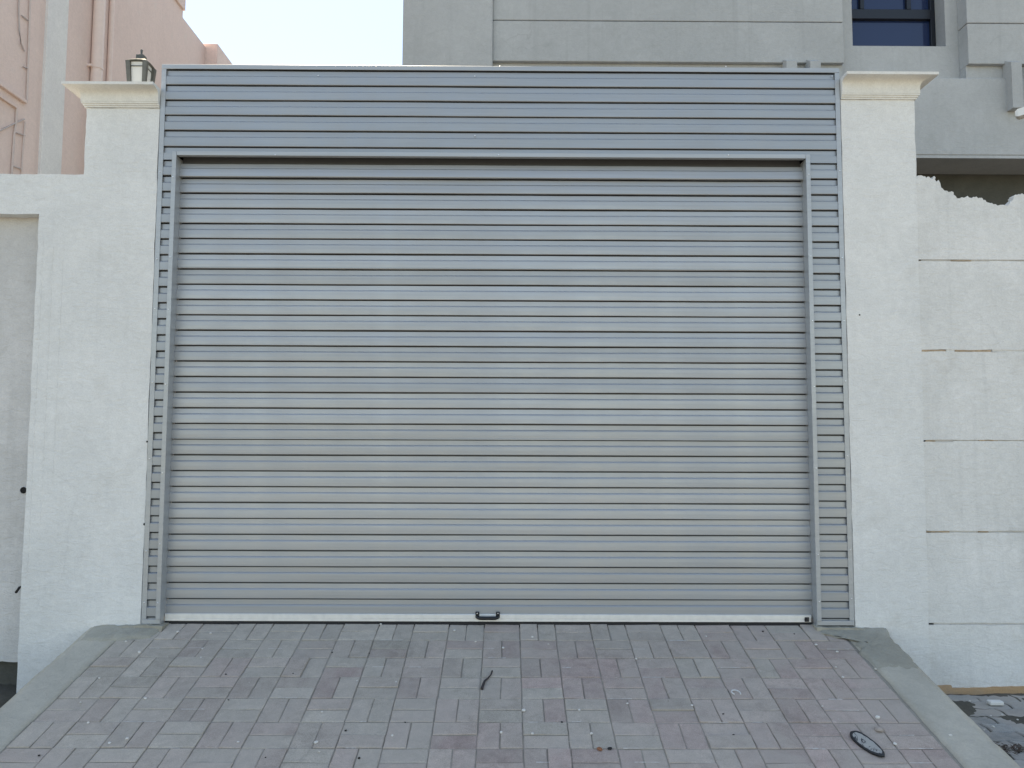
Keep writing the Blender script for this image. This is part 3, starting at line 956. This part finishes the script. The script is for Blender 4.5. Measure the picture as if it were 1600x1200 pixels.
def villa_box(name, *a, c=0.0, mat='villa', par=vi): return MB().box(*a, c).build(name, M[mat], par)


villa_box('lower_wall', xp + 0.001, 9.0, YF, 8.0, zov, zsill, c=0.006)
# bay with the window opening left free
villa_box('wall', XV0 + 0.01, wx0, YR, 8.0, zsill + 0.001, VTOP)
villa_box('wall', wx1, 9.0, YR, 8.0, zsill + 0.001, VTOP)
villa_box('wall', wx0, wx1, YR, 8.0, zsill + 0.001, wz0)
villa_box('wall', wx0, wx1, YR, 8.0, wz1, VTOP)
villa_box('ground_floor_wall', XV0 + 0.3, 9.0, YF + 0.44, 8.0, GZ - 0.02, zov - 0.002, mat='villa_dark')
villa_box('soffit', XV0 + 0.05, 9.0, YF + 0.003, YF + 0.439, zov - 0.03, zov - 0.003, mat='villa')
villa_box('pier', XV0, xp, YF - 0.05, YR - 0.001, zov, VTOP, c=0.008)
for (xa, xb_) in ((xp + 0.001, xb0), (xb1, 9.0)):
    villa_box('frieze', xa, xb_, YS, YR - 0.001, zsill + 0.002, j2 - 0.001)
    z = j2
    while z < VTOP - 0.05:
        villa_box('band', xa, xb_, YF + random.uniform(-0.002, 0.002), YR - 0.001, z + (0.0 if z == j2 else 0.0045), min(z + pit - 0.0045, VTOP), c=0.004)
        z += pit
    villa_box('band_back', xa + 0.01, xb_ - 0.01, YF + 0.018, YR - 0.0015, j2 + 0.01, VTOP - 0.01)
# brackets under the bands
bz0, bz1 = at(1580, 168, YF - 0.09).z, at(1580, 92, YF - 0.09).z
for px in (1229, 1266, 1580, 1619):
    bx = at(px, 97, YF - 0.09).x
    w = 0.098
    MB().prism_x([(YS - 0.002, bz0), (YF - 0.09, bz0), (YF - 0.09, bz1 - 0.03), (YF - 0.006, bz1 + 0.02), (YS - 0.002, bz1 + 0.02)], bx, bx + w).build('bracket', M['villa'], vi)
villa_box('parapet', XV0 - 0.05, 9.05, YF - 0.09, 8.05, VTOP + 0.001, VTOP + 0.14, c=0.01)
# window
YW = YR + 0.16
wi = MB()
fx0, fx1 = wx0 + 0.001, wx1 - 0.001
fw = 0.045
zt_ = at(1400, 26, YW).z       # transom
wi.box(fx0, fx0 + fw, YW, YW + 0.07, wz0, wz1, 0.003).box(fx1 - fw, fx1, YW, YW + 0.07, wz0, wz1, 0.003)
wi.box(fx0 + fw, fx1 - fw, YW + 0.001, YW + 0.07, wz0 + 0.001, wz0 + 0.02, 0.003).box(fx0 + fw, fx1 - fw, YW + 0.001, YW + 0.07, wz1 - fw, wz1 - 0.001, 0.003)
wi.box(fx0 + fw, fx1 - fw, YW - 0.004, YW + 0.07, zt_ - 0.025, zt_ + 0.075, 0.004)
win = wi.build('window', M['win_frame'], vi)
for px in (1347, 1420):
    mx = at(px, 8, YW).x
    MB().box(mx - 0.02, mx + 0.02, YW - 0.003, YW + 0.06, zt_ + 0.076, wz1 - fw - 0.001, 0.003).build('mullion', M['win_frame'], win)
MB().box(fx0 + fw * 0.7, fx1 - fw * 0.7, YW + 0.035, YW + 0.047, wz0 + 0.012, zt_ - 0.02).build('pane', M['glass'], win)
MB().box(fx0 + fw * 0.7, fx1 - fw * 0.7, YW + 0.035, YW + 0.047, zt_ + 0.07, wz1 - fw * 0.7).build('pane', M['glass'], win)
MB().box(fx0 + 0.02, fx1 - 0.02, YW + 0.2, YW + 0.22, wz0, wz1).build('curtain_board', M['win_frame'], win)

# ================================================================== PINK HOUSE
PX = -4.5
ph = empty('pink_house', (PX - 2, 5, GZ), 'salmon pink rendered house with white corner band and wall pipe', 'building')
yE = atx(286, 14, PX).y
zlow = atx(300, 46, PX).z
zcop = atx(280, 9, PX).z
MB().box(-10, PX, 0.6, yE, GZ - 0.02, zcop).build('wall', M['pink'], ph)
MB().box(-10, PX + 0.03, 0.55, yE + 0.012, zcop + 0.001, zcop + 0.6, 0.006).build('parapet', M['pink'], ph)
y2 = atx(321, 68, PX).y
MB().box(-10, PX - 0.001, yE + 0.001, y2, GZ - 0.02, zlow).build('rear_wall', M['pink'], ph)
x3 = at(340, 68, y2).x
z3 = at(330, 68, y2).z
MB().box(-10, x3, y2 + 0.001, 13.0, GZ - 0.02, z3, 0.004).build('rear_wall', M['pink'], ph)
bya, byb = atx(67, 100, PX).y, atx(99, 100, PX).y
MB().box(PX - 0.02, PX + 0.03, bya, byb, GZ, zcop - 0.001, 0.004).build('white_band', M['white_band'], ph)
pya = atx(153, 60, PX + 0.06).y
pp = MB()
pp.tube([(PX + 0.062, pya, GZ), (PX + 0.062, pya, zcop - 0.05)], 0.058, 18)
po = pp.build('downpipe', M['pink_pipe'], ph)
pz = atx(150, 106, PX + 0.06).z
for dz in (0.0, 1.6, -2.2):
    MB().tube([(PX + 0.062, pya, pz + dz - 0.012), (PX + 0.062, pya, pz + dz + 0.012)], 0.064, 18).box(PX, PX + 0.05, pya - 0.085, pya - 0.06, pz + dz - 0.012, pz + dz + 0.012).build('pipe_clip', M['pink_pipe'], po)
py2 = atx(164, 60, PX + 0.03).y
MB().tube([(PX + 0.03, py2 + 0.12, GZ), (PX + 0.03, py2 + 0.12, zcop - 0.1)], 0.028, 12).build('downpipe', M['pink_pipe'], ph)


def wall_run(pts, r_, mat, name, off=0.012):
    ps = []
    for x, y in pts:
        p = atx(x, y, PX)
        ps.append((PX + off, p.y, p.z))
    return MB().tube(ps, r_, 6).build(name, M[mat], ph)


wall_run([(45, -20), (44, 30), (43, 58), (42, 90), (41, 120), (40, 160)], 0.009, 'conduit', 'cable')
wall_run([(28, -20), (27, 20), (28, 48), (31, 68), (36, 80)], 0.007, 'cable', 'cable')
wall_run([(24, 168), (23, 190), (20, 210), (18, 240), (15, 290)], 0.010, 'conduit', 'cable')
wall_run([(37, 190), (35, 215), (33, 240), (31, 280)], 0.007, 'conduit', 'cable')
wall_run([(-8, 207), (8, 199), (23, 192), (36, 186)], 0.007, 'cable', 'cable')
for (a, b_) in (((32, 24), (42, 32)), ((20, 206), (37, 212)), ((17, 259), (31, 264)), ((34, 104), (42, 107))):
    wall_run([a, b_], 0.006, 'cable', 'cable_tie')
pL = atx(-30, 112, PX); pR = atx(38, 160, PX)
MB().box(PX - 0.01, PX + 0.03, pL.y, pR.y, pR.z - 0.015, pR.z + 0.02, 0.004).build('ledge', M['pink'], ph)
pR2 = atx(23, 166, PX)
MB().box(PX - 0.01, PX + 0.025, pL.y, pR2.y, pR2.z - 0.02, pR2.z, 0.003).build('ledge', M['pink'], ph)

# ================================================================== LED LAMP ON A POLE (only the tip of its arm shows)
A, B = at(1587, 180, 0.30), None
B = A + Vector((0.95, -0.78, 0.13))
la = empty('lamp_post', (B.x, B.y, GZ), 'white slim lamp head reaching out beside the ragged wall', 'lamp')
MB().tube([(B.x, B.y, GZ - 0.02), (B.x, B.y, B.z + 0.12)], 0.035, 14).build('pole', M['lamp_pole'], la)
d = (B - A)
dn = d.normalized()
sdv = dn.cross(Vector((0, 0, 1))).normalized()
un = sdv.cross(dn)
hv = []
for t, w, h in ((0.0, 0.026, 0.016), (0.012, 0.034, 0.024), (0.9, 0.036, 0.027), (0.97, 0.02, 0.02)):
    c = A + d * t
    hv += [c - sdv * w - un * h, c + sdv * w - un * h, c + sdv * w * 0.85 + un * h, c - sdv * w * 0.85 + un * h]
fs = [(i * 4 + k, i * 4 + (k + 1) % 4, i * 4 + 4 + (k + 1) % 4, i * 4 + 4 + k) for i in range(3) for k in range(4)] + [(3, 2, 1, 0), (12, 13, 14, 15)]
MB().add(hv, fs).build('lamp_head', M['lamp_white'], la)

# ================================================================== LITTER ON THE RAMP
nrm = Vector((0, math.sin(-ANG) * -1 * -1, math.cos(ANG)))
nrm = Vector((0, -math.sin(ANG), math.cos(ANG)))
# oval scrap
c = atramp(1355, 1165)
pa, pb = atramp(1330, 1146), atramp(1380, 1186)
ax = (pb - pa).normalized()
LEN = (pb - pa).length / 2
bx = nrm.cross(ax).normalized()
sc = empty('oval_scrap', c, 'dark rimmed oval scrap with a pale peeling face lying on the ramp', 'litter')
n = 28


def oval(t, s):
    s = s * (1 + 0.07 * noise.noise((math.cos(t) * 1.6, math.sin(t) * 1.6, 3.3)) + 0.03 * noise.noise((math.cos(t) * 5, math.sin(t) * 5, 1.1)))
    wv = 0.036 * s * (1.0 - 0.14 * math.cos(t))
    return ax * (math.cos(t) * LEN * s) + bx * (math.sin(t) * wv)


m = MB(); vs = []
for s, h in ((1.0, 0.001), (1.0, 0.008), (0.93, 0.013), (0.84, 0.009)):
    for k in range(n):
        t = 2 * math.pi * k / n
        vs.append(c + oval(t, s) + nrm * (h + 0.004 * math.cos(t) ** 2 + 0.002 * noise.noise((k * 0.7, s, 1))))
fs = [(r_ * n + k, r_ * n + (k + 1) % n, (r_ + 1) * n + (k + 1) % n, (r_ + 1) * n + k) for r_ in range(3) for k in range(n)] + [[n - 1 - k for k in range(n)]]
m.add(vs, fs, True).build('rim', M['scrap_rim'], sc)
m = MB(); vs = []
for s in (0.86, 0.55, 0.2):
    for k in range(n):
        t = 2 * math.pi * k / n
        vs.append(c + oval(t, s) + nrm * (0.009 + 0.004 * math.cos(t) ** 2 * s + 0.003 * (1 - s) + 0.0025 * noise.noise((k * 0.9, s * 6, 4))))
fs = [(r_ * n + k, r_ * n + (k + 1) % n, (r_ + 1) * n + (k + 1) % n, (r_ + 1) * n + k) for r_ in range(2) for k in range(n)] + [[2 * n + k for k in range(n)]]
m.add(vs, fs, True).build('face', M['scrap_face'], sc)
# twig
tp = [(769, 1050), (767, 1056), (762, 1062), (757, 1066), (755, 1071), (753, 1078)]
o = MB().tube([atramp(x, y) + nrm * 0.006 for x, y in tp], [0.004, 0.003, 0.004, 0.005, 0.006, 0.007], 7).build('twig', M['twig'])
tag(o, 'short dark crooked twig lying in the middle of the ramp', 'twig')
# curled white ring
rc = atramp(1150, 1084)
pts = []
for k in range(15):
    t = -0.5 + 4.6 * k / 14
    pts.append(rc + Vector((1, 0, 0)) * 0.020 * math.cos(t) + Vector((0, math.cos(ANG), math.sin(ANG))) * 0.020 * math.sin(t) + nrm * (0.004 + 0.004 * math.sin(t * 0.5) ** 2))
o = MB().tube(pts, 0.003, 6).build('plastic_ring', M['plastic_white'])
tag(o, 'small open white plastic ring lying on the ramp', 'litter')


def stone_mesh(name, seed, mat, flat=0.6):
    bm = bmesh.new()
    bmesh.ops.create_icosphere(bm, subdivisions=2, radius=1)
    for v in bm.verts:
        k = 1 + 0.35 * noise.noise(v.co * 1.1 + Vector((seed * 5, 0, 0))) + 0.15 * noise.noise(v.co * 2.7 + Vector((0, seed * 3, 0)))
        v.co *= k
        v.co.z *= flat
    me = bpy.data.meshes.new(name)
    bm.to_mesh(me); bm.free()
    for p in me.polygons: p.use_smooth = seed % 2 > 0.8
    me.materials.append(mat)
    return me


def drop(name, me, px, py, size, label, cat, group=None, sink=0.35):
    p = atramp(px, py)
    o = link_copy(name, me, p + nrm * size * 0.42, None, (ANG, 0, random.uniform(0, 6)))
    o.scale = (size,) * 3
    return tag(o, label, cat, group)


drop('stone', stone_mesh('stone', 3, M['stone']), 1373, 1142, 0.017, 'smooth beige stone lying beside the oval scrap', 'stone')
drop('orange_chip', stone_mesh('orange_chip', 5, M['orange_chip'], 0.4), 937, 1172, 0.012, 'rust orange chip lying on the ramp', 'litter')
drop('dark_crumb', stone_mesh('dark_crumb', 6, M['dark_bit'], 0.35), 953, 1171, 0.010, 'black crumb lying beside the rust orange chip', 'litter')
pm = [stone_mesh('pebble', s, M['pebble'], 0.65) for s in range(1, 6)]
dm = [stone_mesh('dark_crumb', s + 20, M['dark_bit'], 0.5) for s in range(3)]
peb = [(595, 976, 5), (786, 1013, 6), (743, 1003, 4), (710, 986, 5), (619, 1066, 3), (558, 1064, 3), (503, 1113, 4), (494, 1161, 7), (499, 1175, 3), (613, 1150, 4), (783, 1145, 5), (818, 1111, 8), (832, 1147, 5),
       (980, 1100, 4), (905, 1110, 4), (924, 1147, 5), (994, 1030, 4), (857, 1007, 3), (832, 996, 5), (1103, 995, 4), (1081, 1103, 5), (1275, 1008, 6), (1308, 1019, 5), (1306, 1043, 4), (1317, 1059, 5), (1285, 1104, 3),
       (1371, 1122, 9), (1398, 1163, 6), (1368, 1046, 4), (1485, 1150, 6), (218, 1020, 7), (278, 988, 6), (155, 1060, 4), (227, 1092, 5), (171, 1162, 5), (199, 1155, 6), (314, 1028, 4), (329, 990, 5), (138, 1130, 4), (126, 1098, 3),
       (197, 1003, 5), (316, 1014, 3), (372, 1160, 4)]
for i, (x, y, s) in enumerate(peb):
    drop('pebble', pm[i % 5], x, y, s * 0.0011 + 0.0012, 'tiny pale pebble lying loose on the paved ramp', 'pebble', 'pale pebbles scattered over the ramp')
drk = [(458, 1053), (353, 1054), (357, 1094), (633, 1129), (519, 1020), (577, 1021), (1044, 1096), (1192, 987), (1146, 1149), (1241, 991), (61, 1181), (540, 1142), (561, 1185), (878, 1129), (415, 1184), (1130, 1116)]
for i, (x, y) in enumerate(drk):
    drop('dark_crumb', dm[i % 3], x, y, random.uniform(0.003, 0.006), 'tiny black crumb of dirt on the paved ramp', 'litter', 'black crumbs scattered over the ramp')
# fine grit: nobody could count it
gm = MB()
rnd = random.Random(5)
for i in range(330):
    x, l = rnd.uniform(RX0, RX1), rnd.uniform(0.0, 1.36)
    if rnd.random() < 0.45:                      # collects in the joints
        if rnd.random() < 0.5: l = L0 + RM * round((l - L0) / RM) + rnd.uniform(-0.006, 0.006)
        else: x = -0.311 + CM * round((x + 0.311) / CM) + rnd.uniform(-0.006, 0.006)
    s = rnd.uniform(0.0009, 0.0024)
    p = Vector((x, -l * math.cos(ANG), RZ - l * math.sin(ANG))) + nrm * s * 0.5
    q = [Vector((rnd.uniform(-1, 1), rnd.uniform(-1, 1), rnd.uniform(-0.4, 0.4))).normalized() * s for _ in range(3)] + [Vector((0, 0, s))]
    gm.add([p + k for k in q], [(0, 1, 3), (1, 2, 3), (2, 0, 3), (0, 2, 1)])
for i in range(46):                              # flakes of pale laitance along the joints
    row, k = rnd.randrange(0, 7), rnd.randrange(0, 20)
    x0_ = -0.311 + (k - 9) * CM + rnd.uniform(0, 0.06)
    ln_ = rnd.uniform(0.03, 0.12)
    l = L0 + (row - 1) * RM + rnd.choice((0.0, RM / 2)) + RM + rnd.uniform(-0.003, 0.003)
    top_, bot_ = [], []
    for q in range(7):
        x = x0_ + ln_ * q / 6
        w_ = rnd.uniform(0.0006, 0.0022)
        for sgn, lst in ((-1, top_), (1, bot_)):
            ll = l + sgn * w_
            lst.append(Vector((x, -ll * math.cos(ANG), RZ - ll * math.sin(ANG))) + nrm * 0.0012)
    gm.add(top_ + bot_, [(q, q + 1, 7 + q + 1, 7 + q) for q in range(6)])
tag(gm.build('grit', M['pebble']), 'fine pale grit strewn over the paved ramp', kind='stuff')
# right pavement litter
p = atz(1555, 1100, GZ + 0.005)
o = MB().box(p.x - 0.036, p.x + 0.036, p.y - 0.018, p.y + 0.018, GZ + 0.002, GZ + 0.022, 0.004).build('foam_piece', M['foam'])
tag(o, 'small white foam piece lying on the dirty side pavement', 'litter')
lm = MB()
c0 = atz(1572, 1172, GZ)
for i in range(90):
    a = rnd.gauss(0, 0.035), rnd.gauss(0, 0.03)
    p = Vector((c0.x + a[0] - a[1] * 0.3, c0.y + a[1], GZ + 0.004 + rnd.uniform(0, 0.012)))
    d_ = Vector((rnd.uniform(-1, 1), rnd.uniform(-1, 1), rnd.uniform(-0.3, 0.3))).normalized() * rnd.uniform(0.006, 0.02)
    w_ = Vector((-d_.y, d_.x, rnd.uniform(-0.004, 0.004))) * 0.3
    lm.add([p - d_, p + w_, p + d_, p - w_], [(0, 1, 2, 3)])
tag(lm.build('leaf_litter', simple('dry_leaf', (0.07, 0.045, 0.033), 0.9, var=0.3), fix=False), 'small heap of dry brown leaves beside the ramp', kind='stuff')
for (x, y, s) in ((1515, 1096, 5), (1548, 1119, 4), (1552, 1136, 5), (1566, 1117, 4), (1538, 1141, 3), (1590, 1125, 4)):
    p = atz(x, y, GZ + 0.004)
    o = link_copy('pebble', pm[s % 5], p + Vector((0, 0, 0.002)), None, (0, 0, random.uniform(0, 6)))
    o.scale = (s * 0.0012,) * 3
    tag(o, 'tiny pale pebble lying on the dirty side pavement', 'pebble', 'pale pebbles on the side pavement')
